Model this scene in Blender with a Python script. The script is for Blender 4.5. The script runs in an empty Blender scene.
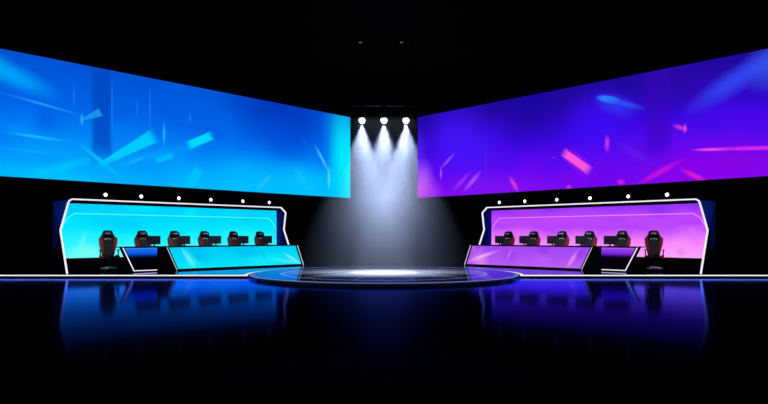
import bpy, bmesh, math, random
from mathutils import Vector, Matrix
random.seed(7)
R2 = math.sqrt(2.0)
FOC, CX, HOR = 603.0, 384.0, 236.0      # focal length in pixels, image centre, horizon row
EYE = 1.114                             # eye height above the stage deck
ST = 0.08                               # stage height above the floor
SC = bpy.context.scene
COL = SC.collection

# ------------------------------------------------------------------ helpers
def lin(c):
    return tuple((x/255/12.92 if x/255 <= 0.04045 else ((x/255+0.055)/1.055)**2.4) for x in c)

Q45 = math.pi/4
def s_at(x, p, th=Q45):                 # distance along a turned wall plane at depth p
    return pix(x, HOR, p, th)[0]

def pix(x, y, p, th=Q45):               # (along, height above stage) on the wall plane at depth p
    t = (x-CX)/FOC
    Z = p/(math.cos(th)-t*math.sin(th))
    return (Z*(t*math.cos(th)+math.sin(th)), (HOR-y)/FOC*Z+EYE)

def world(m, s, p, z=ST, th=Q45):
    return Vector((m*(s*math.cos(th)-p*math.sin(th)), s*math.sin(th)+p*math.cos(th), z))

def newmat(name):
    m = bpy.data.materials.new(name); m.use_nodes = True
    nt = m.node_tree
    for n in list(nt.nodes): nt.nodes.remove(n)
    out = nt.nodes.new('ShaderNodeOutputMaterial')
    return m, nt, out

def surf(name, col, rough=0.5, metal=0.0, nscale=30.0, namt=0.15, spec=0.5):
    m, nt, out = newmat(name)
    b = nt.nodes.new('ShaderNodeBsdfPrincipled')
    tc = nt.nodes.new('ShaderNodeTexCoord')
    nz = nt.nodes.new('ShaderNodeTexNoise'); nz.inputs['Scale'].default_value = nscale
    nz.inputs['Detail'].default_value = 3
    nt.links.new(tc.outputs['Object'], nz.inputs['Vector'])
    mr = nt.nodes.new('ShaderNodeMapRange')
    mr.inputs['To Min'].default_value = max(0.02, rough*(1-namt)); mr.inputs['To Max'].default_value = min(1, rough*(1+namt))
    nt.links.new(nz.outputs['Fac'], mr.inputs['Value'])
    nt.links.new(mr.outputs['Result'], b.inputs['Roughness'])
    b.inputs['Base Color'].default_value = (*col, 1)
    b.inputs['Metallic'].default_value = metal
    b.inputs['Specular IOR Level'].default_value = spec
    nt.links.new(b.outputs['BSDF'], out.inputs['Surface'])
    return m

def glow(name, col, strength=1.0):
    m, nt, out = newmat(name)
    e = nt.nodes.new('ShaderNodeEmission')
    e.inputs['Color'].default_value = (*lin(col), 1); e.inputs['Strength'].default_value = strength
    nt.links.new(e.outputs['Emission'], out.inputs['Surface'])
    return m

def display(name, stops, axis_lo, axis_hi, layers, strength=1.0, noise=0.05):
    """A video picture on a display: vertical ramp plus soft or crisp streaks, in metres on the screen (UV)."""
    m, nt, out = newmat(name)
    N, L = nt.nodes, nt.links
    uv = N.new('ShaderNodeUVMap'); uv.uv_map = 'UVMap'
    sep = N.new('ShaderNodeSeparateXYZ'); L.new(uv.outputs['UV'], sep.inputs['Vector'])
    mr = N.new('ShaderNodeMapRange'); mr.inputs['From Min'].default_value = axis_lo; mr.inputs['From Max'].default_value = axis_hi
    L.new(sep.outputs['Y'], mr.inputs['Value'])
    nz = N.new('ShaderNodeTexNoise'); nz.inputs['Scale'].default_value = 1.1; nz.inputs['Detail'].default_value = 4
    L.new(uv.outputs['UV'], nz.inputs['Vector'])
    wob = N.new('ShaderNodeMath'); wob.operation = 'MULTIPLY_ADD'
    wob.inputs[1].default_value = noise*6; wob.inputs[2].default_value = -noise*3
    L.new(nz.outputs['Fac'], wob.inputs[0])
    add = N.new('ShaderNodeMath'); add.operation = 'ADD'
    L.new(mr.outputs['Result'], add.inputs[0]); L.new(wob.outputs[0], add.inputs[1])
    cr = N.new('ShaderNodeValToRGB')
    el = cr.color_ramp.elements
    while len(el) > 1: el.remove(el[-1])
    for i, (pos, c) in enumerate(stops):
        e = el[0] if i == 0 else el.new(pos)
        e.position = pos; e.color = (*lin(c), 1)
    L.new(add.outputs[0], cr.inputs['Fac'])
    cur = cr.outputs['Color']
    for (cx, cz, ang, hl, hw, col, amt, crisp) in layers:
        mp = N.new('ShaderNodeMapping'); mp.vector_type = 'TEXTURE'
        mp.inputs['Location'].default_value = (cx, cz, 0)
        mp.inputs['Rotation'].default_value = (0, 0, ang)
        mp.inputs['Scale'].default_value = (hl, hw, 1)
        L.new(uv.outputs['UV'], mp.inputs['Vector'])
        if crisp <= 0.5:                # a crisp slanted bar
            ab = N.new('ShaderNodeVectorMath'); ab.operation = 'ABSOLUTE'; L.new(mp.outputs['Vector'], ab.inputs[0])
            sp = N.new('ShaderNodeSeparateXYZ'); L.new(ab.outputs[0], sp.inputs[0])
            s0_ = N.new('ShaderNodeSeparateXYZ'); L.new(mp.outputs['Vector'], s0_.inputs[0])
            tp = N.new('ShaderNodeMath'); tp.operation = 'MULTIPLY_ADD'; tp.inputs[1].default_value = 0.4 if crisp <= 0.3 else 0.0; tp.inputs[2].default_value = 0.65 if crisp <= 0.3 else 1.0; L.new(s0_.outputs[0], tp.inputs[0])
            dv = N.new('ShaderNodeMath'); dv.operation = 'DIVIDE'; L.new(sp.outputs[1], dv.inputs[0]); L.new(tp.outputs[0], dv.inputs[1])
            mxx = N.new('ShaderNodeMath'); mxx.operation = 'MAXIMUM'; L.new(sp.outputs[0], mxx.inputs[0]); L.new(dv.outputs[0], mxx.inputs[1])
            g = N.new('ShaderNodeMath'); g.operation = 'SUBTRACT'; g.inputs[0].default_value = 1.0; L.new(mxx.outputs[0], g.inputs[1])
        else:
            g = N.new('ShaderNodeTexGradient'); g.gradient_type = 'SPHERICAL'
            L.new(mp.outputs['Vector'], g.inputs['Vector'])
        r = N.new('ShaderNodeMapRange'); r.interpolation_type = 'SMOOTHSTEP'
        r.inputs['From Max'].default_value = crisp
        r.inputs['To Max'].default_value = amt
        L.new(g.outputs[1] if crisp > 0.5 else g.outputs[0], r.inputs['Value'])
        mx = N.new('ShaderNodeMix'); mx.data_type = 'RGBA'
        L.new(r.outputs['Result'], mx.inputs[0]); L.new(cur, mx.inputs[6])
        mx.inputs[7].default_value = (*lin(col), 1)
        cur = mx.outputs[2]
    e = N.new('ShaderNodeEmission'); e.inputs['Strength'].default_value = strength
    L.new(cur, e.inputs['Color']); L.new(e.outputs['Emission'], out.inputs['Surface'])
    return m

def streak(p, x0, y0, x1, y1, hw, col, amt=0.8, crisp=1.0, mirror=False, th=Q45):
    """A streak between two points of the picture, half width hw; crisp <= 0.5 makes a slanted bar, wider at its second end."""
    if mirror: x0, x1 = 768-x0, 768-x1
    a, b = Vector(pix(x0, y0, p, th)), Vector(pix(x1, y1, p, th))
    c = (a+b)/2; d = b-a
    t = (((x0+x1)/2)-CX)/FOC
    k = p/(math.cos(th)-t*math.sin(th))/FOC
    return (c.x, c.y, math.atan2(d.y, d.x), max(d.length/2, 0.02)*1.12, hw*k*1.35, col, amt, crisp)

def mesh_obj(name, bm, mats, parent=None, smooth=False):
    bmesh.ops.recalc_face_normals(bm, faces=bm.faces)
    me = bpy.data.meshes.new(name); bm.to_mesh(me); bm.free()
    for mt in (mats if isinstance(mats, (list, tuple)) else [mats]): me.materials.append(mt)
    if smooth:
        for f in me.polygons: f.use_smooth = True
    o = bpy.data.objects.new(name, me); COL.objects.link(o)
    if parent: o.parent = parent
    return o

def thing(name, label, cat, loc=(0, 0, 0), rz=0.0, group=None):
    o = bpy.data.objects.new(name, None); COL.objects.link(o)
    o.location = loc; o.rotation_euler = (0, 0, rz)
    o.empty_display_size = 0.1
    o['label'] = label; o['category'] = cat
    if group: o['group'] = group
    return o

def tag(o, label, cat, group=None, kind=None):
    o['label'] = label; o['category'] = cat
    if group: o['group'] = group
    if kind: o['kind'] = kind
    return o

def dup(root, loc, rz, label):
    r = root.copy(); COL.objects.link(r); r.location = loc; r.rotation_euler = (0, 0, rz); r['label'] = label
    for ch in list(root.children):
        c = ch.copy(); COL.objects.link(c); c.parent = r
        for g in list(ch.children):
            d = g.copy(); COL.objects.link(d); d.parent = c
    return r

def box(bm, x0, x1, y0, y1, z0, z1, bev=0.0, mi=0):
    r = bmesh.ops.create_cube(bm, size=1.0)
    vs = r['verts']
    for v in vs:
        v.co = Vector(((x0+x1)/2+v.co.x*(x1-x0), (y0+y1)/2+v.co.y*(y1-y0), (z0+z1)/2+v.co.z*(z1-z0)))
    if bev > 0:
        es = {e for v in vs for e in v.link_edges}
        bmesh.ops.bevel(bm, geom=list(es), offset=bev, segments=2, affect='EDGES', profile=0.5)
    return bm

def tube(bm, a, b, r0, r1=None, seg=12):
    a, b = Vector(a), Vector(b); d = b-a
    mt = Matrix.Translation((a+b)/2) @ d.to_track_quat('Z', 'Y').to_matrix().to_4x4()
    bmesh.ops.create_cone(bm, cap_ends=True, cap_tris=False, segments=seg, radius1=r0, radius2=r0 if r1 is None else r1, depth=d.length, matrix=mt)
    return bm

def prism(bm, poly, y0, y1, fx=lambda s: s, uvoff=None, front=0, side=0, bev=0.0):
    """Extrude an (x,z) outline from depth y0 (front) to y1; UV holds the un-mirrored (along, height) metres."""
    uvl = bm.loops.layers.uv.get('UVMap') or bm.loops.layers.uv.new('UVMap')
    A = [bm.verts.new((fx(x), y0, z)) for x, z in poly]
    B = [bm.verts.new((fx(x), y1, z)) for x, z in poly]
    idx = {}
    for v, q in zip(A, poly): idx[v] = q
    for v, q in zip(B, poly): idx[v] = q
    n = len(poly)
    f = bm.faces.new(A); f.material_index = front
    fs = [f]
    f = bm.faces.new(B[::-1]); f.material_index = side; fs.append(f)
    for i in range(n):
        j = (i+1) % n
        f = bm.faces.new((A[i], B[i], B[j], A[j])); f.material_index = side; fs.append(f)
    for f in fs:
        for l in f.loops: l[uvl].uv = idx[l.vert]
    if bev > 0:
        es = {e for f in fs for e in f.edges}
        bmesh.ops.bevel(bm, geom=list(es), offset=bev, segments=2, affect='EDGES', profile=0.5)
    return bm

def band(pts, w, closed=False):
    """Outline of a mitred band of width w along a polyline."""
    P = [Vector(q) for q in pts]; Lft, Rgt = [], []
    for i, q in enumerate(P):
        d0 = (q-P[i-1]).normalized() if i > 0 else None
        d1 = (P[i+1]-q).normalized() if i < len(P)-1 else None
        d0 = d0 or d1; d1 = d1 or d0
        n0, n1 = Vector((-d0.y, d0.x)), Vector((-d1.y, d1.x))
        nn = (n0+n1).normalized(); k = w/2/max(0.4, nn.dot(n0))
        Lft.append(q+nn*k); Rgt.append(q-nn*k)
    return [tuple(v) for v in Lft+Rgt[::-1]]

def strip(bm, pts, w, y0, y1, fx):
    """A mitred light bar built segment by segment (quads only)."""
    o = band(pts, w); n = len(pts)
    for i in range(n-1):
        q = [o[i], o[i+1], o[2*n-2-i], o[2*n-1-i]]
        prism(bm, q, y0, y1, fx)
    return bm

# ------------------------------------------------------------------ materials
M = {}
M['drape'] = surf('black_drape', (0.0025, 0.0025, 0.003), 0.95, nscale=8, spec=0.0)
M['ceil'] = surf('black_ceiling', (0.0025, 0.0025, 0.003), 0.95, nscale=8, spec=0.0)
M['black'] = surf('black_paint', (0.0025, 0.0025, 0.003), 0.6, spec=0.05)
M['blackm'] = surf('black_metal', (0.006, 0.006, 0.007), 0.45, metal=0.4, spec=0.3)
M['leather'] = surf('black_leatherette', (0.004, 0.004, 0.005), 0.5, nscale=60, spec=0.3)
M['red'] = surf('red_leatherette', (0.55, 0.022, 0.035), 0.45, nscale=60, spec=0.3)
M['grey'] = surf('grey_mesh_fabric', (0.05, 0.055, 0.055), 0.8, nscale=90)
M['emblem'] = surf('light_grey_stitching', (0.9, 0.9, 0.92), 0.7)
M['chrome'] = surf('pale_grey_metal', (0.65, 0.65, 0.67), 0.5, metal=0.1)
M['plastic'] = surf('dark_plastic', (0.014, 0.018, 0.03), 0.5, spec=0.4)
M['wing'] = surf('dark_blue_paint', (0.004, 0.022, 0.24), 0.8, nscale=6, spec=0.0)
M['strip'] = glow('white_led_strip', (244, 240, 255), 1.0)
M['edge'] = glow('white_led_edge', (245, 243, 250), 1.0)
M['thin'] = glow('thin_led_line', (205, 205, 220), 0.9)
M['rim'] = glow('dim_blue_rim_led', (120, 138, 205), 0.7)
M['lamp'] = glow('lamp_lens', (245, 250, 255), 3.0)
M['beamlens'] = glow('beam_lens', (250, 252, 255), 25.0)
M['dimlens'] = glow('dim_lens', (120, 120, 130), 0.4)

def stage_mat(name, base, tint, rough, ior):
    m, nt, out = newmat(name)
    N, L = nt.nodes, nt.links
    d = N.new('ShaderNodeBsdfDiffuse'); d.inputs['Color'].default_value = (*base, 1)
    g = N.new('ShaderNodeBsdfGlossy'); g.inputs['Color'].default_value = (*tint, 1)
    tc = N.new('ShaderNodeTexCoord')
    nz = N.new('ShaderNodeTexNoise'); nz.inputs['Scale'].default_value = 0.8; nz.inputs['Detail'].default_value = 2
    L.new(tc.outputs['Object'], nz.inputs['Vector'])
    mr = N.new('ShaderNodeMapRange'); mr.inputs['To Min'].default_value = rough*0.9; mr.inputs['To Max'].default_value = rough*1.1
    L.new(nz.outputs['Fac'], mr.inputs['Value']); L.new(mr.outputs['Result'], g.inputs['Roughness'])
    fr = N.new('ShaderNodeFresnel'); fr.inputs['IOR'].default_value = ior
    mx = N.new('ShaderNodeMixShader')
    L.new(fr.outputs[0], mx.inputs[0]); L.new(d.outputs[0], mx.inputs[1]); L.new(g.outputs[0], mx.inputs[2])
    L.new(mx.outputs[0], out.inputs['Surface'])
    return m
M['deck'] = stage_mat('glossy_blue_black_deck', (0.004, 0.005, 0.008), (0.50, 0.60, 1.0), 0.05, 2.0)
M['disc'] = stage_mat('glossy_slate_deck', (0.19, 0.20, 0.22), (0.30, 0.37, 1.0), 0.06, 2.2)

def inlay():                            # faint light lines let into the glossy platform top
    m = M['disc'].copy(); m.name = 'faint_floor_led'; nt = m.node_tree
    out = next(n for n in nt.nodes if n.type == 'OUTPUT_MATERIAL'); src = out.inputs['Surface'].links[0].from_socket
    e = nt.nodes.new('ShaderNodeEmission'); e.inputs['Color'].default_value = (*lin((130, 145, 190)), 1); e.inputs['Strength'].default_value = 0.35
    ad = nt.nodes.new('ShaderNodeAddShader'); nt.links.new(src, ad.inputs[0]); nt.links.new(e.outputs[0], ad.inputs[1]); nt.links.new(ad.outputs[0], out.inputs['Surface'])
    return m
M['ring'] = inlay()

def floor_mat():
    m, nt, out = newmat('blue_black_lacquer_floor')
    N, L = nt.nodes, nt.links
    d = N.new('ShaderNodeBsdfDiffuse'); d.inputs['Color'].default_value = (0.0015, 0.0016, 0.002, 1)
    g = N.new('ShaderNodeBsdfGlossy'); g.inputs['Color'].default_value = (0.095, 0.165, 0.92, 1)
    tc = N.new('ShaderNodeTexCoord'); nz = N.new('ShaderNodeTexNoise'); nz.inputs['Scale'].default_value = 1.3; nz.inputs['Detail'].default_value = 4
    L.new(tc.outputs['Object'], nz.inputs['Vector'])
    mr = N.new('ShaderNodeMapRange'); mr.inputs['To Min'].default_value = 0.08; mr.inputs['To Max'].default_value = 0.10
    L.new(nz.outputs['Fac'], mr.inputs['Value']); L.new(mr.outputs['Result'], g.inputs['Roughness'])
    fr = N.new('ShaderNodeFresnel'); fr.inputs['IOR'].default_value = 1.03
    pw = N.new('ShaderNodeMath'); pw.operation = 'POWER'; pw.inputs[1].default_value = 3.0
    ml = N.new('ShaderNodeMath'); ml.operation = 'MULTIPLY'; ml.inputs[1].default_value = 48.0; ml.use_clamp = True
    L.new(fr.outputs[0], pw.inputs[0]); L.new(pw.outputs[0], ml.inputs[0])
    mx = N.new('ShaderNodeMixShader')
    L.new(ml.outputs[0], mx.inputs[0]); L.new(d.outputs[0], mx.inputs[1]); L.new(g.outputs[0], mx.inputs[2])
    L.new(mx.outputs[0], out.inputs['Surface'])
    return m
M['floor'] = floor_mat()

# ------------------------------------------------------------------ the hall
def struct(name, x0, x1, y0, y1, z0, z1, m):
    bm = bmesh.new(); box(bm, x0, x1, y0, y1, z0, z1)
    o = mesh_obj(name, bm, m); o['kind'] = 'structure'; return o
HX, HY0, HY1, HZ = 15.0, -3.0, 27.0, 7.08
struct('floor', -HX, HX, HY0, HY1, -0.2, 0.0, M['floor'])
struct('ceiling', -HX, HX, HY0, HY1, HZ, HZ+0.2, M['ceil'])
struct('wall_back', -HX, HX, HY1, HY1+0.2, 0, HZ, M['drape'])
struct('wall_front', -HX, HX, HY0-0.2, HY0, 0, HZ, M['drape'])
struct('wall_left', -HX-0.2, -HX, HY0, HY1, 0, HZ, M['drape'])
struct('wall_right', HX, HX+0.2, HY0, HY1, 0, HZ, M['drape'])

# ------------------------------------------------------------------ stage with a round platform let into its front edge
PC, PR, SY = 18.0, 3.95, 17.3           # platform centre depth, radius, stage front edge
a0 = math.acos((PC-SY)/(PR+0.02))
NA = 48
arc = []                                # from the left corner round the back to the right corner
for i in range(NA+1):
    th = (math.pi*1.5-a0) - (2*math.pi-2*a0)*i/NA
    arc.append((math.cos(th)*(PR+0.02), PC+math.sin(th)*(PR+0.02)))
stage = thing('stage', 'long low glossy black stage with white glowing front edge under both booths', 'stage', (0, SY, 0))
bm = bmesh.new()
out_ = [(-14.9, SY)] + arc + [(14.9, SY), (14.9, 26.8), (-14.9, 26.8)]
lo = [bm.verts.new((x, y-SY, 0)) for x, y in out_]; hi = [bm.verts.new((x, y-SY, ST-0.003)) for x, y in out_]
bm.faces.new(hi); bm.faces.new(lo[::-1])
for i in range(len(out_)):
    j = (i+1) % len(out_)
    bm.faces.new((lo[i], lo[j], hi[j], hi[i]))
mesh_obj('deck', bm, M['deck'], stage)
def path_bar(name, pts, w, z0, z1, m, parent, off=(0, 0)):
    bm = bmesh.new(); o = band(pts, w); n = len(pts)
    for i in range(n-1):
        q = [o[i], o[i+1], o[2*n-2-i], o[2*n-1-i]]
        a = [bm.verts.new((x-off[0], y-off[1], z0)) for x, y in q]; b = [bm.verts.new((x-off[0], y-off[1], z1)) for x, y in q]
        bm.faces.new(a); bm.faces.new(b)
        for k in range(4):
            l = (k+1) % 4; bm.faces.new((a[k], a[l], b[l], b[k]))
    return mesh_obj(name, bm, m, parent)
nb = 14
for sgn in (-1, 1):
    pl = [(sgn*14.9, SY-0.012), (sgn*abs(arc[0][0]), SY-0.012)]
    path_bar('edge_light', pl, 0.024, ST-0.034, ST-0.0005, M['edge'], stage, (0, SY))
    ra = [(sgn*abs(x)*1.0, y) for x, y in arc[:nb]]
    ra = [(x+sgn*0.06*abs(x)/PR, y+0.06*(y-PC)/PR) for x, y in ra]
    path_bar('curved_edge_light', ra, 0.09, ST-0.002, ST-0.0005, M['edge'], stage, (0, SY))

plat = thing('round_platform', 'round low slate platform at centre stage lit by three white beams', 'platform', (0, PC, 0))
bm = bmesh.new()
bmesh.ops.create_cone(bm, cap_ends=True, segments=96, radius1=PR-0.04, radius2=PR-0.04, depth=ST+0.01, matrix=Matrix.Translation((0, 0, (ST+0.01)/2)))
mesh_obj('deck', bm, M['disc'], plat)
def annulus(name, r0, r1, z0, z1, m, parent, seg=96):
    bm = bmesh.new(); V = []
    for i in range(seg):
        c, s = math.cos(2*math.pi*i/seg), math.sin(2*math.pi*i/seg)
        V.append([bm.verts.new((r*c, r*s, z)) for r, z in ((r0, z0), (r1, z0), (r1, z1), (r0, z1))])
    for i in range(seg):
        a, b = V[i], V[(i+1) % seg]
        for k in range(4):
            l = (k+1) % 4; bm.faces.new((a[k], a[l], b[l], b[k]))
    return mesh_obj(name, bm, m, parent)
annulus('rim_light', PR-0.12, PR-0.01, ST+0.004, ST+0.012, M['rim'], plat)
annulus('ring_light', 2.95, 3.05, ST+0.008, ST+0.013, M['ring'], plat)
annulus('ring_light', 1.62, 1.65, ST+0.008, ST+0.013, M['ring'], plat)
for k in range(12):
    a = 2*math.pi*(k+0.5)/12
    c, s = math.cos(a), math.sin(a)
    bm = bmesh.new(); q = []
    for r, h in ((1.7, 0.010), (2.95, 0.016)):
        q.append([bm.verts.new((r*c-s*h*e, r*s+c*h*e, z)) for e, z in ((-1, ST+0.008), (1, ST+0.008), (1, ST+0.013), (-1, ST+0.013))])
    for i in range(4):
        j = (i+1) % 4; bm.faces.new((q[0][i], q[0][j], q[1][j], q[1][i]))
    bm.faces.new(q[0]); bm.faces.new(q[1][::-1])
    mesh_obj('spoke_light', bm, M['ring'], plat)

# ------------------------------------------------------------------ the two big hanging LED walls
WP, WT = 13.09, math.radians(46.6)
WS0, WS1, WZ0, WZ1 = -1.4, s_at(350.3, WP, WT), 2.247, 4.653
def SL(*a, **k): return streak(WP, *a, th=WT, **k)
def SR(*a, **k): return streak(WP, *a, mirror=True, th=WT, **k)
blue_layers = [
    SL(-40, 52, 62, 98, 12, (0, 168, 255), .8), SL(-60, 50, 20, 72, 14, (0, 176, 255), .7),
    SL(0, 150, 120, 175, 30, (0, 165, 255), .6),
    SL(30, 116, 60, 122, 16, (0, 92, 232), .7),
    SL(0, 126, 34, 130, 5, (0, 145, 250), .7),
    SL(150, 95, 230, 120, 30, (0, 96, 228), .6),
    SL(102, 50, 102, 165, 9, (0, 72, 196), .85, crisp=.5),
    SL(215, 92, 335, 128, 38, (0, 48, 182), .95), SL(250, 120, 310, 150, 28, (0, 78, 215), .7),
    SL(150, 176, 350, 196, 30, (0, 192, 255), .85), SL(270, 180, 350, 190, 22, (0, 198, 255), .7), SL(0, 172, 110, 182, 12, (0, 200, 255), .7),
    SL(-70, 82, 0, 94, 2, (40, 165, 255), .6), SL(0, 92, 84, 116, 1.6, (40, 170, 255), .7),
    SL(82, 112, 82, 127, 2, (50, 190, 255), .75), SL(84, 119, 101, 112, 3.6, (30, 160, 242), .75, crisp=.3),
    SL(-60, 126, 0, 132, 2, (20, 190, 255), .7), SL(-2, 131, 72, 142, 1.9, (20, 195, 255), .85),
    SL(-5, 147, 62, 154, 1.5, (20, 170, 252), .7), SL(-10, 154, 40, 160, 5, (0, 150, 250), .6),
    SL(20, 178, 100, 158, 6, (0, 200, 255), .8), SL(75, 140, 124, 180, 2.6, (20, 200, 255), .8),
    SL(98, 166, 154, 136, 6, (0, 208, 255), .9, crisp=.3), SL(60, 176, 215, 142, 6, (0, 165, 255), .6), SL(120, 167, 149, 155, 1.8, (30, 180, 255), .7),
    SL(112, 66, 112, 150, .9, (30, 140, 250), .7), SL(150, 78, 150, 140, .9, (30, 140, 250), .65),
    SL(137, 95, 137, 120, .8, (30, 140, 250), .5), SL(74, 82, 74, 112, .8, (30, 150, 250), .6),
    SL(164, 120, 164, 148, 1.5, (20, 200, 255), .9), SL(190, 112, 190, 124, 1.3, (30, 150, 250), .6),
    SL(187, 146, 213, 135, 3.9, (0, 220, 255), .95, crisp=.5), SL(155, 161, 174, 155, 2.6, (0, 195, 255), .8, crisp=.5),
    SL(180, 150, 206, 156, 4, (0, 140, 245), .5),
    SL(188, 188, 200, 168, 5, (0, 200, 255), .7, crisp=.5), SL(254, 192, 274, 173, 3, (40, 195, 255), .75),
    SL(292, 165, 312, 192, 6, (20, 195, 255), .6), SL(300, 138, 309, 147, 3, (10, 100, 225), .6),
    SL(342, 90, 342, 225, 20, (0, 232, 255), .9), SL(350, 110, 350, 225, 17, (0, 240, 255), .9),
    SL(326, 100, 328, 172, 5, (0, 118, 235), .7), SL(314, 143, 330, 174, 2, (80, 205, 255), .8),
    SL(329, 165, 329, 192, 2.2, (90, 230, 255), .6),
]
M['bluewall'] = display('blue_video_wall', [(0.0, (0, 180, 255)), (0.28, (0, 138, 250)), (0.6, (0, 100, 234)), (1.0, (0, 82, 210))], WZ0, WZ1, blue_layers, noise=.05)
violet_layers = [
    SR(500, 85, 570, 125, 40, (24, 6, 158), .85), SR(640, 70, 720, 95, 30, (44, 8, 170), .8),
    SR(560, 120, 640, 130, 35, (62, 12, 250), .75), SR(425, 110, 500, 180, 38, (72, 20, 255), .8),
    SR(790, 44, 684, 114, 12, (52, 72, 255), .8), SR(830, 40, 740, 80, 24, (60, 100, 255), .7),
    SR(658, 60, 658, 165, 12, (58, 6, 186), .5, crisp=.5), SR(680, 110, 760, 130, 18, (66, 12, 240), .6),
    SR(630, 185, 800, 158, 34, (140, 0, 232), .85), SR(700, 120, 800, 122, 18, (78, 6, 236), .6), SR(430, 190, 560, 190, 18, (128, 20, 245), .7),
    SR(560, 190, 650, 185, 20, (105, 5, 240), .6),
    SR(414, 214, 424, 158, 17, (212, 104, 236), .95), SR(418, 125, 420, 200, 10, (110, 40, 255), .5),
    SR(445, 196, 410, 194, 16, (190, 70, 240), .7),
    SR(596, 97, 622, 102, 3.4, (40, 150, 255), 1.0, crisp=.7), SR(600, 98, 646, 109, 3, (40, 96, 250), .8),
    SR(592, 98, 640, 112, 10, (50, 60, 255), .6),
    SR(561, 150, 592, 173, 8, (190, 30, 225), .6), SR(563, 152, 590, 171, 3.6, (255, 88, 222), 1.0, crisp=.5),
    SR(607, 134, 607, 153, 2.8, (205, 55, 222), .95), SR(612, 140, 660, 168, 5, (96, 30, 235), .5),
    SR(672, 125, 688, 130, 2.6, (214, 50, 212), .9), SR(685, 123, 685, 134, 1.7, (250, 70, 215), .95),
    SR(694, 150, 830, 146, 2.3, (226, 44, 222), 1.0), SR(690, 150, 730, 149, 1.6, (255, 80, 225), .9),
    SR(690, 158, 800, 160, 6, (130, 10, 225), .7), SR(680, 140, 800, 133, 4, (96, 10, 226), .5),
    SR(634, 186, 686, 158, 3.4, (206, 20, 222), .9), SR(678, 168, 712, 184, 3, (226, 30, 212), .9),
    SR(509, 176, 519, 193, 2.6, (232, 60, 212), .95), SR(566, 186, 572, 190, 3, (220, 60, 215), .9),
    SR(616, 181, 626, 183, 3, (220, 40, 210), .85),
    SR(463, 192, 482, 170, 2.6, (178, 84, 255), .9), SR(451, 193, 472, 170, 2.6, (160, 50, 250), .8),
    SR(440, 169, 456, 152, 2, (160, 76, 255), .85), SR(441, 166, 441, 181, 1.5, (190, 90, 250), .8),
    SR(486, 135, 486, 192, .9, (100, 40, 255), .6), SR(452, 118, 452, 150, 8, (62, 14, 236), .5),
    SR(549, 156, 560, 160, 1.2, (110, 40, 240), .6),
]
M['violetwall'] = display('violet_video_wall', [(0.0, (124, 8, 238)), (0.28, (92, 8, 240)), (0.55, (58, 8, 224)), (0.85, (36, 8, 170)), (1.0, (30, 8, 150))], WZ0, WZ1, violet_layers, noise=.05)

for m, mt, lab in ((1, 'bluewall', 'huge blue video wall hanging over the blue booth on the left'),
                   (-1, 'violetwall', 'huge violet video wall hanging over the purple booth on the right')):
    s0 = (WS0+WS1)/2
    t = thing('video_wall', lab, 'video wall', world(m, s0, WP, ST+WZ0, WT), m*WT)
    fx = lambda s, m=m, s0=s0: m*(s-s0)
    bm = bmesh.new(); box(bm, -(WS1-WS0)/2, (WS1-WS0)/2, 0.03, 0.16, 0.0, WZ1-WZ0); mesh_obj('cabinet', bm, M['black'], t)
    bm = bmesh.new()
    prism(bm, [(WS0, WZ0), (WS1, WZ0), (WS1, WZ1), (WS0, WZ1)], 0, 0.03, fx, front=0, side=1)
    for v in bm.verts: v.co.z -= WZ0
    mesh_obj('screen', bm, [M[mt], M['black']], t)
    h = HZ-ST-WZ0
    for i in range(5):
        x = -(WS1-WS0)/2+0.6+i*((WS1-WS0)-1.2)/4
        bm = bmesh.new(); box(bm, x-0.06, x+0.06, 0.06, 0.13, WZ1-WZ0, WZ1-WZ0+0.12); mesh_obj('hanging_bracket', bm, M['black'], t)
        bm = bmesh.new(); tube(bm, (x, 0.095, WZ1-WZ0+0.12), (x, 0.095, h), 0.006, seg=6); mesh_obj('hanging_cable', bm, M['black'], t)

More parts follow.
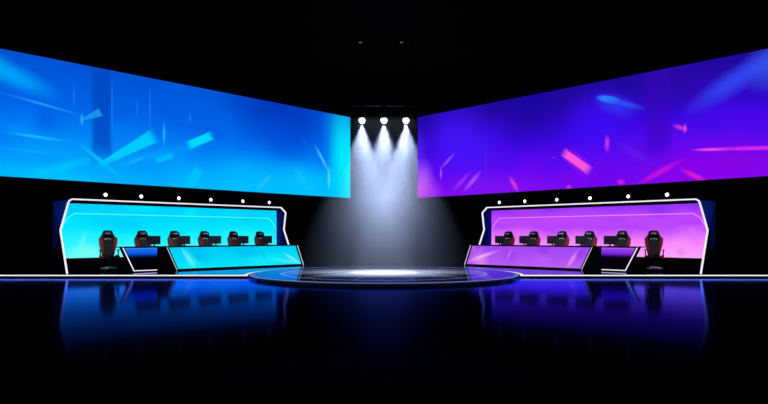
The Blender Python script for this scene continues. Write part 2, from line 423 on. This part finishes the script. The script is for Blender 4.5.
# ------------------------------------------------------------------ booths
FP, BP = 26.6/R2, 20.3                 # depth of the light frame and of the back screen
def booth(m, mat_screen, mat_line, label):
    s0 = 9.5
    t = thing('player_booth', label, 'booth', world(m, s0, FP), m*math.pi/4, 'player booths on the stage')
    fx = lambda s: m*(s-s0)
    p0 = FP
    fr = [pix(67.2, 274.2, FP), pix(60.3, 230.3, FP), pix(68.0, 203.2, FP), pix(69.4, 200.6, FP), pix(72.2, 199.7, FP),
          pix(281.0, 208.2, FP), pix(285.6, 212.9, FP), pix(283.8, 229.6, FP), pix(288.2, 243.6, FP), pix(294.2, 263.8, FP)]
    fr[0] = (fr[0][0], 0.012); fr[-1] = (fr[-1][0], 0.012)
    ztop = 2.185
    fr[4] = (fr[4][0], ztop); fr[5] = (fr[5][0], ztop)
    bm = bmesh.new(); strip(bm, fr, 0.040, -0.03, 0.02, fx); mesh_obj('light_frame', bm, M['strip'], t)
    # black surround just behind the light frame
    dB = BP-p0
    zb0, zb1 = 0.42, 2.135
    sL, sR_ = s_at(52.0, BP)+0.03, s_at(276.2, BP)
    bm = bmesh.new(); prism(bm, [(sL+0.03, zb0), (sR_, zb0), (sR_, zb1), (sL+0.03, zb1)], dB-0.03, dB, fx, front=0, side=1)
    sc = mesh_obj('back_screen', bm, [mat_screen, M['black']], t)
    ln = [pix(62, 227, BP-.03), pix(67.5, 218, BP-.03), pix(74.5, 213.4, BP-.03), pix(180, 216.0, BP-.03), pix(268.5, 218.2, BP-.03), pix(272.5, 223, BP-.03), pix(275.8, 229, BP-.03)]
    bm = bmesh.new(); strip(bm, ln, 0.036, dB-0.05, dB-0.0301, fx); mesh_obj('light_line', bm, mat_line, sc)
    bm = bmesh.new(); prism(bm, [(sL-0.02, 0), (sR_+0.06, 0), (sR_+0.06, 2.2), (sL-0.02, 2.2)], dB, dB+0.08, fx); mesh_obj('back_wall', bm, M['black'], t)
    bm = bmesh.new(); prism(bm, [(sL, 0), (sR_, 0), (sR_, zb0-0.01), (sL, zb0-0.01)], dB-0.05, dB, fx); mesh_obj('skirting', bm, M['black'], t)
    # roof
    bm = bmesh.new()
    q = [(fr[4][0]+0.02, 0.02), (fr[5][0]-0.0, 0.02), (sR_, dB), (sL, dB)]
    a = [bm.verts.new((fx(x), y, 2.15 if y < 0.1 else 2.14)) for x, y in q]; b = [bm.verts.new((fx(x), y, 2.215)) for x, y in q]
    bm.faces.new(a); bm.faces.new(b)
    for i in range(4): bm.faces.new((a[i], a[(i+1) % 4], b[(i+1) % 4], b[i]))
    mesh_obj('roof', bm, M['drape'], t)
    # folded side walls
    def side(front, sb, mt, thick):
        bm = bmesh.new()
        fa = [bm.verts.new((fx(x), 0.02, z)) for x, z in front]
        ba = [bm.verts.new((fx(sb), dB, z)) for x, z in front]
        fb = [bm.verts.new((fx(x+thick), 0.02, z)) for x, z in front]
        bb = [bm.verts.new((fx(sb+thick), dB, z)) for x, z in front]
        n = len(front)
        for i in range(n-1):
            bm.faces.new((fa[i], fa[i+1], ba[i+1], ba[i])); bm.faces.new((fb[i], bb[i], bb[i+1], fb[i+1]))
            bm.faces.new((fa[i], fb[i], fb[i+1], fa[i+1])); bm.faces.new((ba[i], ba[i+1], bb[i+1], bb[i]))
        bm.faces.new((fa[0], ba[0], bb[0], fb[0])); bm.faces.new((fa[-1], fb[-1], bb[-1], ba[-1]))
        return mesh_obj('side_wall', bm, mt, t)
    side([(fr[0][0], 0.0), (fr[1][0], fr[1][1]), (fr[2][0], fr[2][1]), (fr[4][0], 2.17)], sL, M['wing'], 0.03)
    side([(fr[9][0], 0.0), (fr[8][0], fr[8][1]), (fr[7][0], fr[7][1]), (fr[6][0], fr[6][1]), (fr[5][0], 2.17)], sR_+0.005, M['wing'], 0.03)
    return t

def SB(*a, **k): return streak(BP-.03, *a, **k)
def SBm(*a, **k): return streak(BP-.03, *a, mirror=True, **k)
M['cyanback'] = display('cyan_booth_screen', [(0.0, (115, 252, 255)), (0.25, (45, 244, 255)), (0.55, (0, 232, 255)), (0.8, (0, 218, 255)), (1.0, (0, 208, 255))], .42, 2.09, [
    SB(66, 250, 110, 258, 10, (120, 255, 245), .8), SB(80, 252, 85, 232, 3, (130, 250, 250), .5),
    SB(85, 222, 160, 226, 8, (0, 208, 255), .8), SB(62, 206, 90, 210, 6, (0, 205, 255), .7),
    SB(120, 207, 165, 209, 5, (0, 236, 255), .7), SB(180, 215, 200, 212, 7, (0, 240, 255), .7),
    SB(240, 213, 255, 222, 6, (0, 205, 250), .7), SB(200, 235, 276, 238, 10, (40, 245, 255), .6),
    SB(273, 205, 276, 245, 3, (0, 215, 255), .6),
], noise=.06)
M['pinkback'] = display('pink_booth_screen', [(0.0, (255, 165, 250)), (0.25, (250, 140, 252)), (0.48, (214, 98, 252)), (0.62, (182, 66, 252)), (0.78, (188, 72, 252)), (1.0, (150, 52, 250))], .42, 2.09, [
    SBm(640, 208, 680, 212, 8, (140, 48, 252), .8), SBm(600, 212, 560, 214, 7, (176, 70, 250), .6),
    SBm(505, 212, 545, 210, 10, (170, 62, 240), .8), SBm(495, 240, 545, 236, 12, (235, 120, 245), .7),
    SBm(640, 225, 690, 232, 9, (186, 78, 252), .7), SBm(676, 246, 686, 258, 5, (225, 130, 240), .7),
    SBm(600, 220, 630, 219, 5, (176, 62, 250), .7), SBm(690, 225, 700, 250, 4, (220, 120, 250), .6),
], noise=.05)
M['cyanline'] = glow('cyan_line_light', (70, 248, 255), 1.0)
M['pinkline'] = glow('pink_line_light', (244, 120, 255), 1.0)
booth(1, M['cyanback'], M['cyanline'], 'white-edged player booth with cyan back screen, left side of stage')
booth(-1, M['pinkback'], M['pinkline'], 'white-edged player booth with pink and purple back screen, right side of stage')

# ------------------------------------------------------------------ desks
DP = 18.50
def SD(*a, **k): return streak(DP, *a, **k)
def SDm(*a, **k): return streak(DP, *a, mirror=True, **k)
M['cyandesk'] = display('cyan_desk_screen', [(0.0, (10, 226, 252)), (0.5, (0, 216, 250)), (1.0, (0, 200, 246))], .04, .76, [
    SD(183, 250, 215, 258, 9, (0, 184, 240), .8), SD(225, 247, 265, 256, 7, (0, 190, 242), .8),
    SD(240, 262, 290, 258, 7, (20, 240, 255), .7), SD(180, 262, 205, 268, 6, (10, 238, 255), .7),
    SD(180, 246, 197, 270, 2.6, (110, 246, 255), .85), SD(184, 246, 203, 270, 1.2, (60, 235, 255), .6),
    SD(258, 247, 268, 262, 3, (0, 190, 240), .5), SD(282, 252, 304, 266, 1.8, (120, 250, 255), .85), SD(270, 259, 304, 263, 2, (90, 245, 255), .6),
    SD(286, 247, 297, 256, 3, (0, 225, 240), .6),
], noise=.08)
M['pinkdesk'] = display('pink_desk_screen', [(0.0, (186, 96, 246)), (0.5, (172, 78, 244)), (1.0, (160, 70, 240))], .04, .76, [
    SDm(470, 258, 490, 262, 9, (226, 140, 240), .8), SDm(466, 262, 500, 250, 2, (250, 180, 245), .8),
    SDm(500, 248, 520, 262, 8, (150, 66, 232), .7), SDm(530, 258, 556, 262, 8, (196, 96, 250), .7),
    SDm(535, 248, 552, 252, 6, (146, 58, 240), .8), SDm(581, 246, 564, 272, 2.2, (238, 138, 255), .9),
    SDm(575, 250, 585, 258, 7, (136, 50, 240), .7), SDm(506, 264, 512, 246, 1.6, (206, 120, 250), .7),
    SDm(479, 252, 484, 246, 2, (190, 110, 240), .6), SDm(466, 247, 480, 250, 4, (200, 110, 235), .6),
], noise=.08)
M['bluefade'] = display('blue_fading_screen', [(0.0, (0, 0, 2)), (0.58, (0, 2, 12)), (0.66, (2, 40, 120)), (0.74, (8, 84, 220)), (0.93, (20, 110, 240)), (1.0, (70, 150, 250))], .03, .755, [], noise=.0)
M['violetfade'] = display('violet_fading_screen', [(0.0, (0, 0, 2)), (0.58, (8, 0, 14)), (0.66, (70, 16, 130)), (0.74, (122, 40, 215)), (0.93, (150, 60, 240)), (1.0, (200, 110, 250))], .03, .755, [], noise=.0)

def desk(m, tl, bl, tr, br, back_to, screen_mat, label, name, short_right=None):
    """tl, bl, tr, br: the four slanted corners of the front, along the booth; back_to: where the worktop stops."""
    s0 = (tl+tr)/2
    t = thing(name, label, 'desk', world(m, s0, DP), m*math.pi/4)
    fx = lambda s: m*(s-s0)
    k = lambda z, a, b: b+(a-b)*z/0.76
    bm = bmesh.new(); prism(bm, [(tl, .76), (bl, 0), (br, 0), (tr, .76)], 0.012, 0.20, fx); mesh_obj('front_panel', bm, M['black'], t)
    bm = bmesh.new(); prism(bm, [(tl-.02, .76), (tr+.02, .76), (tr+.02, .785), (tl-.02, .785)], 0.0, 0.20, fx)
    prism(bm, [(tl-.02, .76), (back_to, .76), (back_to, .785), (tl-.02, .785)], 0.20, 0.62, fx); mesh_obj('worktop', bm, M['black'], t)
    bm = bmesh.new(); prism(bm, [(bl+.02, 0), (bl+.06, 0), (bl+.06, .76), (bl+.02, .76)], 0.20, 0.60, fx); mesh_obj('side_panel', bm, M['black'], t)
    bm = bmesh.new(); prism(bm, [(back_to-.06, 0), (back_to-.02, 0), (back_to-.02, .76), (back_to-.06, .76)], 0.20, 0.60, fx); mesh_obj('side_panel', bm, M['black'], t)
    g = 0.085
    if short_right is None:
        q = [(k(.745, tl, bl)+g, .745), (k(.05, tl, bl)+g, .05), (k(.05, tr, br)-g, .05), (k(.745, tr, br)-g, .745)]
        bm = bmesh.new(); prism(bm, q, 0.0, 0.012, fx, front=0, side=1); mesh_obj('front_screen', bm, [screen_mat, M['black']], t)
        bm = bmesh.new(); strip(bm, [(k(.755, tl, bl)+.03, .755), (k(.015, tl, bl)+.03, .015)], .022, 0.0, 0.012, fx); mesh_obj('edge_light', bm, M['thin'], t)
        bm = bmesh.new(); strip(bm, [(k(.772, tr, br)+.028, .772), (k(.012, tr, br)+.028, .012)], .035, 0.02, 0.09, fx); mesh_obj('edge_light', bm, M['thin'], t)
    else:
        q = [(k(.745, tl, bl)+g, .745), (k(.07, tl, bl)+g, .07), (short_right, .07), (short_right, .745)]
        bm = bmesh.new(); prism(bm, q, 0.0, 0.012, fx, front=0, side=1); mesh_obj('front_screen', bm, [screen_mat, M['black']], t)
        bm = bmesh.new(); strip(bm, [(k(.76, tl, bl)+.035, .76), (k(.045, tl, bl)+.045, .045), (short_right, .045)], .028, -0.004, 0.012, fx); mesh_obj('edge_light', bm, M['strip'], t)
    return t
def S(x, p=DP): return s_at(x, p)
desk(1, S(166.0), S(176.5), S(297.2), S(303.4), 13.30, M['cyandesk'], 'long slanted black desk with glowing cyan front in the blue booth', 'long_desk')
desk(-1, S(175.0), S(186.0), S(297.2), S(303.4), 13.30, M['pinkdesk'], 'long slanted black desk with glowing pink-purple front in the purple booth', 'long_desk')
desk(1, S(121.8), S(133.2), S(163.5), S(174.0), S(163.5)-.02, M['bluefade'], 'short black desk with white edge line and fading blue front panel', 'short_desk', S(157.2))
desk(-1, S(129.5), S(142.0), S(172.5), S(183.5), S(172.5)-.02, M['violetfade'], 'short black desk with white edge line and fading violet front panel', 'short_desk', S(166.5))

# ------------------------------------------------------------------ gaming chairs (front faces local -y)
def make_chair(label):
    t = thing('gaming_chair', label, 'chair', group='gaming chairs at the player desks')
    tilt = Matrix.Translation((0, 0.22, 0.46)) @ Matrix.Rotation(math.radians(-9), 4, 'X') @ Matrix.Translation((0, -0.22, -0.46))
    # five-star base with casters
    bm = bmesh.new()
    tube(bm, (0, 0, 0.075), (0, 0, 0.15), 0.05, 0.04)
    tips = []
    for k in range(5):
        a = 2*math.pi*k/5+0.3
        c, s = math.cos(a), math.sin(a)
        tube(bm, (0.03*c, 0.03*s, 0.115), (0.25*c, 0.25*s, 0.082), 0.034, 0.02, 8)
        tips.append((c, s))
    base = mesh_obj('star_base', bm, M['chrome'], t)
    for c, s in tips:
        bm = bmesh.new()
        for e in (-1, 1):
            x, y = 0.25*c-s*0.018*e, 0.25*s+c*0.018*e
            tube(bm, (x-s*0.011*e, y+c*0.011*e, 0.034), (x+s*0.009*e, y-c*0.009*e, 0.034), 0.034, seg=14)
        tube(bm, (0.25*c, 0.25*s, 0.04), (0.25*c, 0.25*s, 0.085), 0.01, seg=8)
        mesh_obj('caster', bm, M['plastic'], base)
    bm = bmesh.new(); tube(bm, (0, 0, 0.15), (0, 0, 0.30), 0.028); tube(bm, (0, 0, 0.30), (0, 0, 0.37), 0.02)
    box(bm, -0.09, 0.09, -0.11, 0.11, 0.355, 0.395, 0.008); mesh_obj('gas_lift', bm, M['plastic'], t)
    # seat: cushion and raised sides
    bm = bmesh.new()
    box(bm, -0.19, 0.19, -0.25, 0.25, 0.39, 0.475, 0.03); mesh_obj('seat', bm, M['leather'], t, True)
    for e in (-1, 1):
        bm = bmesh.new()
        prism(bm, [(e*0.18, 0.40), (e*0.265, 0.41), (e*0.275, 0.47), (e*0.25, 0.515), (e*0.20, 0.495), (e*0.18, 0.47)], -0.24, 0.24, bev=0.012)
        mesh_obj('seat_bolster', bm, M['red'], t, True)
    # backrest shell
    half = [(0.17, 0.47), (0.20, 0.60), (0.215, 0.74), (0.245, 0.80), (0.262, 0.90), (0.268, 1.02), (0.245, 1.075), (0.185, 1.115), (0.165, 1.19), (0.145, 1.265), (0.10, 1.305)]
    outl = half + [(-x, z) for x, z in half[::-1]]
    bm = bmesh.new(); prism(bm, outl, 0.205, 0.275, bev=0.014); bmesh.ops.transform(bm, matrix=tilt, verts=bm.verts)
    mesh_obj('backrest', bm, M['leather'], t)
    for e in (-1, 1):
        w = [(0.155, 0.52), (0.205, 0.62), (0.22, 0.76), (0.25, 0.81), (0.268, 0.91), (0.275, 1.03), (0.25, 1.07), (0.20, 1.06), (0.165, 0.94), (0.14, 0.76), (0.13, 0.56)]
        bm = bmesh.new(); prism(bm, [(e*x, z) for x, z in w], 0.12, 0.205, bev=0.014); bmesh.ops.transform(bm, matrix=tilt, verts=bm.verts)
        mesh_obj('back_bolster', bm, M['red'], t)
    bm = bmesh.new(); prism(bm, [(-0.125, 0.5), (0.125, 0.5), (0.135, 0.72), (0.13, 0.98), (-0.13, 0.98), (-0.135, 0.72)], 0.175, 0.206, bev=0.01)
    bmesh.ops.transform(bm, matrix=tilt, verts=bm.verts); mesh_obj('back_cushion', bm, M['grey'], t)
    # head pillow with a stitched mark, and a mark on the chest
    bm = bmesh.new(); prism(bm, [(-0.13, 1.10), (0.13, 1.10), (0.15, 1.16), (0.135, 1.235), (0.09, 1.262), (-0.09, 1.262), (-0.135, 1.235), (-0.15, 1.16)], 0.125, 0.205, bev=0.022)
    bmesh.ops.transform(bm, matrix=tilt, verts=bm.verts); pil = mesh_obj('head_pillow', bm, M['leather'], t, True)
    bm = bmesh.new()
    for (x0, x1) in ((-0.075, -0.03), (-0.022, 0.022), (0.03, 0.075)):
        prism(bm, [(x0, 1.175), (x1-0.008, 1.175), (x1, 1.215), (x0+0.008, 1.215)], 0.1215, 0.126)
    bmesh.ops.transform(bm, matrix=tilt, verts=bm.verts); mesh_obj('emblem', bm, M['emblem'], pil)
    bm = bmesh.new()
    for (x0, x1, zz) in ((-0.10, -0.05, 1.02), (-0.04, 0.0, 1.035), (0.01, 0.045, 1.035), (0.055, 0.10, 1.02)):
        prism(bm, [(x0, zz-0.018), (x1, zz-0.018), (x1-0.012, zz+0.02), (x0+0.012, zz+0.02)], 0.198, 0.206)
    bmesh.ops.transform(bm, matrix=tilt, verts=bm.verts); mesh_obj('chest_emblem', bm, M['emblem'], t)
    for e in (-1, 1):
        bm = bmesh.new()
        box(bm, e*0.262-0.016, e*0.262+0.016, -0.03, 0.03, 0.42, 0.655, 0.008)
        box(bm, min(e*0.2, e*0.3), max(e*0.2, e*0.3), -0.03, 0.03, 0.385, 0.41, 0.006)
        box(bm, e*0.262-0.03, e*0.262+0.03, -0.15, 0.13, 0.655, 0.685, 0.01)
        mesh_obj('armrest', bm, M['plastic'], t)
    return t

ords = ['outermost', 'second from the outer end', 'third from the outer end', 'innermost']
chair0 = None
for m, xs, hall, deskname in ((1, [106.4, 143.0, 176.8, 206.6, 235.7, 262.1], 'blue booth', 'long cyan-fronted desk'),
                              (-1, [110.8, 144.3, 178.4, 206.3, 234.8, 260.2], 'purple booth', 'long pink-fronted desk')):
    labs = ['black and red gaming chair standing clear at the outer end of the '+hall,
            'black and red gaming chair behind the short desk in the '+hall] + \
           ['black and red gaming chair behind the %s, %s' % (deskname, o) for o in ords]
    for i, x in enumerate(xs):
        p = 19.66 if i == 0 else 19.58
        if chair0 is None:
            chair0 = make_chair(labs[0])
        rz = m*math.pi/4 + m*([-0.22, -0.05, 0.10, 0.10, 0.12, 0.12][i] if m == 1 else [-0.42, -0.25, -0.15, -0.1, -0.1, -0.1][i])
        loc = world(m, s_at(x, p+0.24), p)
        if i == 0 and m == 1:
            chair0.location = loc; chair0.rotation_euler = (0, 0, rz)
        else:
            dup(chair0, loc, rz, labs[i])

# ------------------------------------------------------------------ monitors (their backs face the audience)
def make_monitor(label):
    t = thing('computer_monitor', label, 'monitor', group='monitors on the player desks')
    bm = bmesh.new(); box(bm, -0.225, 0.225, -0.015, 0.015, 0.06, 0.335, 0.006); box(bm, -0.10, 0.10, -0.04, -0.015, 0.11, 0.26, 0.008)
    mesh_obj('case', bm, M['plastic'], t)
    bm = bmesh.new(); box(bm, -0.215, 0.215, 0.015, 0.017, 0.07, 0.325); mesh_obj('screen', bm, M['offscreen'], t)
    bm = bmesh.new(); box(bm, -0.022, 0.022, -0.055, -0.035, 0.01, 0.2, 0.004); mesh_obj('stand', bm, M['plastic'], t)
    bm = bmesh.new(); box(bm, -0.10, 0.10, -0.09, 0.07, 0.0, 0.012, 0.004); mesh_obj('foot', bm, M['plastic'], t)
    return t
M['offscreen'] = surf('monitor_glass', (0.004, 0.005, 0.008), 0.15, spec=0.5)
mon0 = None
for m, xs, hall, deskname in ((1, [153.6, 183.8, 215.2, 243.0, 266.8], 'blue booth', 'long cyan-fronted desk'),
                              (-1, [157.4, 186.2, 215.0, 243.2, 267.8], 'purple booth', 'long pink-fronted desk')):
    labs = ['dark computer monitor on the short desk in the '+hall] + ['dark computer monitor on the %s, %s' % (deskname, o) for o in ords]
    for i, x in enumerate(xs):
        loc = world(m, s_at(x, 18.86), 18.86, ST+0.785)
        if mon0 is None:
            mon0 = make_monitor(labs[0]); mon0.location = loc; mon0.rotation_euler = (0, 0, m*math.pi/4)
        else:
            dup(mon0, loc, m*math.pi/4, labs[i])

# ------------------------------------------------------------------ round spotlights along the booth roofs
def make_rooflamp(label):
    t = thing('roof_spotlight', label, 'spotlight', group='round spotlights on the booth roofs')
    z = 0.145
    bm = bmesh.new(); box(bm, -0.05, 0.05, -0.03, 0.03, 0, 0.012)
    for e in (-1, 1): box(bm, e*0.082-0.006, e*0.082+0.006, -0.015, 0.015, 0.03, z+0.02)
    box(bm, -0.088, 0.088, -0.015, 0.015, 0.012, 0.03); mesh_obj('yoke', bm, M['blackm'], t)
    bm = bmesh.new(); tube(bm, (0, -0.06, z), (0, 0.06, z), 0.074, 0.066, 20); tube(bm, (0, 0.06, z), (0, 0.12, z), 0.066, 0.035, 20); mesh_obj('housing', bm, M['blackm'], t)
    bm = bmesh.new(); tube(bm, (0, -0.068, z), (0, -0.06, z), 0.046, 0.053, 20); mesh_obj('lens', bm, M['lamp'], t)
    return t
lamp0 = None
places = ['outermost', 'second from the outer end', 'third from the outer end', 'third from the inner end', 'second from the inner end', 'innermost']
for m, xs, hall in ((1, [104.8, 140.5, 178, 210, 242, 268.4], 'blue booth'), (-1, [100.2, 139.0, 177.2, 210.3, 242.3, 267.8], 'purple booth')):
    for i, x in enumerate(xs):
        lab = 'round white spotlight on the %s roof, %s' % (hall, places[i])
        loc = world(m, s_at(x, FP+0.1), FP+0.1, ST+2.215)
        if lamp0 is None:
            lamp0 = make_rooflamp(lab); lamp0.location = loc; lamp0.rotation_euler = (0, 0, m*math.pi/4)
        else:
            dup(lamp0, loc, m*math.pi/4, lab)

# ------------------------------------------------------------------ three beams over the platform
BZ = (HOR-119.5)/FOC*18.3+EYE+ST       # lens height
bar = thing('lighting_bar', 'black hanging bar that holds three spotlights above the round platform', 'bar', (0, 18.3, BZ+0.42))
bm = bmesh.new(); tube(bm, (-0.95, 0, 0), (0.95, 0, 0), 0.025); mesh_obj('pipe', bm, M['blackm'], bar)
for e in (-1, 1):
    bm = bmesh.new(); tube(bm, (e*0.85, 0, 0.02), (e*0.85, 0, HZ-BZ-0.42), 0.008, seg=8); mesh_obj('hanging_rod', bm, M['blackm'], bar)
for x, w in ((-0.668, 'left'), (0.0, 'middle'), (0.668, 'right')):
    t = thing('beam_spotlight', 'bright white downward spotlight above the platform, %s of three' % w, 'spotlight', (x, 18.3, BZ), group='spotlights above the round platform')
    bm = bmesh.new(); tube(bm, (0, 0, 0.02), (0, 0, 0.22), 0.11, 0.09, 20); tube(bm, (0, 0, 0.22), (0, 0, 0.29), 0.09, 0.05, 20); mesh_obj('housing', bm, M['blackm'], t)
    bm = bmesh.new(); bmesh.ops.create_uvsphere(bm, u_segments=20, v_segments=12, radius=0.085, matrix=Matrix.Translation((0, 0, -0.03))); mesh_obj('lens', bm, M['beamlens'], t)
    bm = bmesh.new(); tube(bm, (0, 0, 0.28), (0, 0, 0.40), 0.012); box(bm, -0.03, 0.03, -0.03, 0.03, 0.385, 0.395); mesh_obj('clamp', bm, M['blackm'], t)
    for nm, ang, pw, bl in (('wide_beam', 60, 4300, 0.9), ('narrow_beam', 28, 4600, 0.35)):
        ld = bpy.data.lights.new(nm, 'SPOT'); ld.energy = pw; ld.spot_size = math.radians(ang); ld.spot_blend = bl
        ld.color = (0.72, 0.79, 1.0); ld.shadow_soft_size = 0.05
        lo_ = bpy.data.objects.new(nm, ld); COL.objects.link(lo_); lo_.parent = t; lo_.location = (0, 0, -0.12)
        if nm == 'narrow_beam': lo_.rotation_euler = (0, -math.atan2(-x, BZ), 0)

ADDED_WASH = 300
# unseen wash lamps added behind each video wall to brighten chairs and booth sides
for m, hall in ((1, 'blue booth'), (-1, 'purple booth')):
    for (sw, st, w) in ((3.2, 5.9, 'outermost'), (7.0, 8.4, 'middle one'), (10.6, 11.6, 'innermost')):
        L0 = world(m, sw, 14.15, 3.9); tgt = world(m, st, 19.7, 2.35 if w == 'outermost' else 1.0)
        t = thing('added_wash_spotlight', 'added unseen wash lamp behind the video wall of the %s, %s' % (hall, w), 'spotlight', L0, 0, 'added unseen wash lamps behind the video walls')
        d = (tgt-L0).normalized(); q = d.to_track_quat('-Z', 'Y')
        bm = bmesh.new(); tube(bm, -d*0.25, d*0.0, 0.09, 0.12, 16); mesh_obj('housing', bm, M['blackm'], t)
        bm = bmesh.new(); tube(bm, (0, 0, 0.05), (0, 0, HZ-3.9), 0.012, seg=8); mesh_obj('hanging_rod', bm, M['blackm'], t)
        ld = bpy.data.lights.new('added_wash_beam', 'SPOT'); ld.energy = ADDED_WASH*(4.5 if w == 'outermost' else 1.0); ld.spot_size = math.radians(26 if w == 'outermost' else 66); ld.spot_blend = 0.8
        ld.color = (0.85, 0.9, 1.0); ld.shadow_soft_size = 0.1
        lo_ = bpy.data.objects.new('added_wash_beam', ld); COL.objects.link(lo_); lo_.parent = t; lo_.location = d*0.04
        lo_.rotation_mode = 'QUATERNION'; lo_.rotation_quaternion = q

def haze():
    m, nt, out = newmat('stage_haze')
    v = nt.nodes.new('ShaderNodeVolumeScatter'); v.inputs['Color'].default_value = (0.66, 0.77, 1.0, 1)
    v.inputs['Anisotropy'].default_value = 0.0
    N, L = nt.nodes, nt.links
    tc = N.new('ShaderNodeTexCoord'); sp = N.new('ShaderNodeSeparateXYZ'); L.new(tc.outputs['Object'], sp.inputs[0])
    mr = N.new('ShaderNodeMapRange'); mr.inputs['From Min'].default_value = ST; mr.inputs['From Max'].default_value = BZ
    L.new(sp.outputs[2], mr.inputs['Value'])
    cr = N.new('ShaderNodeValToRGB'); el = cr.color_ramp.elements
    while len(el) > 1: el.remove(el[-1])
    for i, (pos, dn) in enumerate(((0, .16), (.15, .25), (.3, .42), (.48, .74), (.72, .82), (.85, 1.0), (1.0, 1.0))):   # thins out towards the floor
        e = el[0] if i == 0 else el.new(pos)
        e.position = pos; e.color = (dn, dn, dn, 1)
    L.new(mr.outputs[0], cr.inputs['Fac'])
    ml = N.new('ShaderNodeMath'); ml.operation = 'MULTIPLY'; ml.inputs[1].default_value = 0.048
    L.new(cr.outputs[0], ml.inputs[0]); L.new(ml.outputs[0], v.inputs['Density']); L.new(v.outputs['Volume'], out.inputs['Volume'])
    bm = bmesh.new()
    rings = []
    for z, a, b in ((ST+0.02, 2.85, 2.3), (BZ+0.05, 1.0, 0.35), ):
        rings.append([bm.verts.new((a*math.cos(2*math.pi*i/48), 18.3+b*math.sin(2*math.pi*i/48), z)) for i in range(48)])
    for i in range(48):
        j = (i+1) % 48; bm.faces.new((rings[0][i], rings[0][j], rings[1][j], rings[1][i]))
    bm.faces.new(rings[0][::-1]); bm.faces.new(rings[1])
    o = mesh_obj('stage_haze', bm, m)
    tag(o, 'pale stage haze in the three light beams over the platform', 'haze', kind='stuff')
haze()

# two dim fittings in the dark ceiling
for x, w in ((360.5, 'left'), (401.5, 'right')):
    t = thing('ceiling_spotlight', 'tiny dim ceiling fitting high above the stage, %s of two' % w, 'spotlight', ((x-CX)/FOC*18.0, 18.0, HZ), group='dim fittings in the ceiling')
    bm = bmesh.new(); tube(bm, (0, 0, -0.10), (0, 0, 0.0), 0.05, 0.06, 16); mesh_obj('housing', bm, M['blackm'], t)
    bm = bmesh.new(); tube(bm, (0, 0, -0.115), (0, 0, -0.10), 0.05, 0.055, 16); mesh_obj('lens', bm, M['dimlens'], t)

# ------------------------------------------------------------------ world, camera, view
w = bpy.data.worlds.new('dark_hall'); SC.world = w; w.use_nodes = True
w.node_tree.nodes['Background'].inputs['Color'].default_value = (0, 0, 0, 1)
cd = bpy.data.cameras.new('camera'); cd.sensor_width = 36.0; cd.lens = 36.0*FOC/768.0
cd.shift_y = (HOR-202.0)/768.0; cd.clip_end = 200
cam = bpy.data.objects.new('camera', cd); COL.objects.link(cam)
cam.location = (0, 0, EYE+ST); cam.rotation_euler = (math.pi/2, 0, 0)
SC.camera = cam
SC.view_settings.view_transform = 'Standard'; SC.view_settings.look = 'None'
SC.view_settings.exposure = 0.0; SC.view_settings.gamma = 1.0; SC.view_settings.use_curve_mapping = False
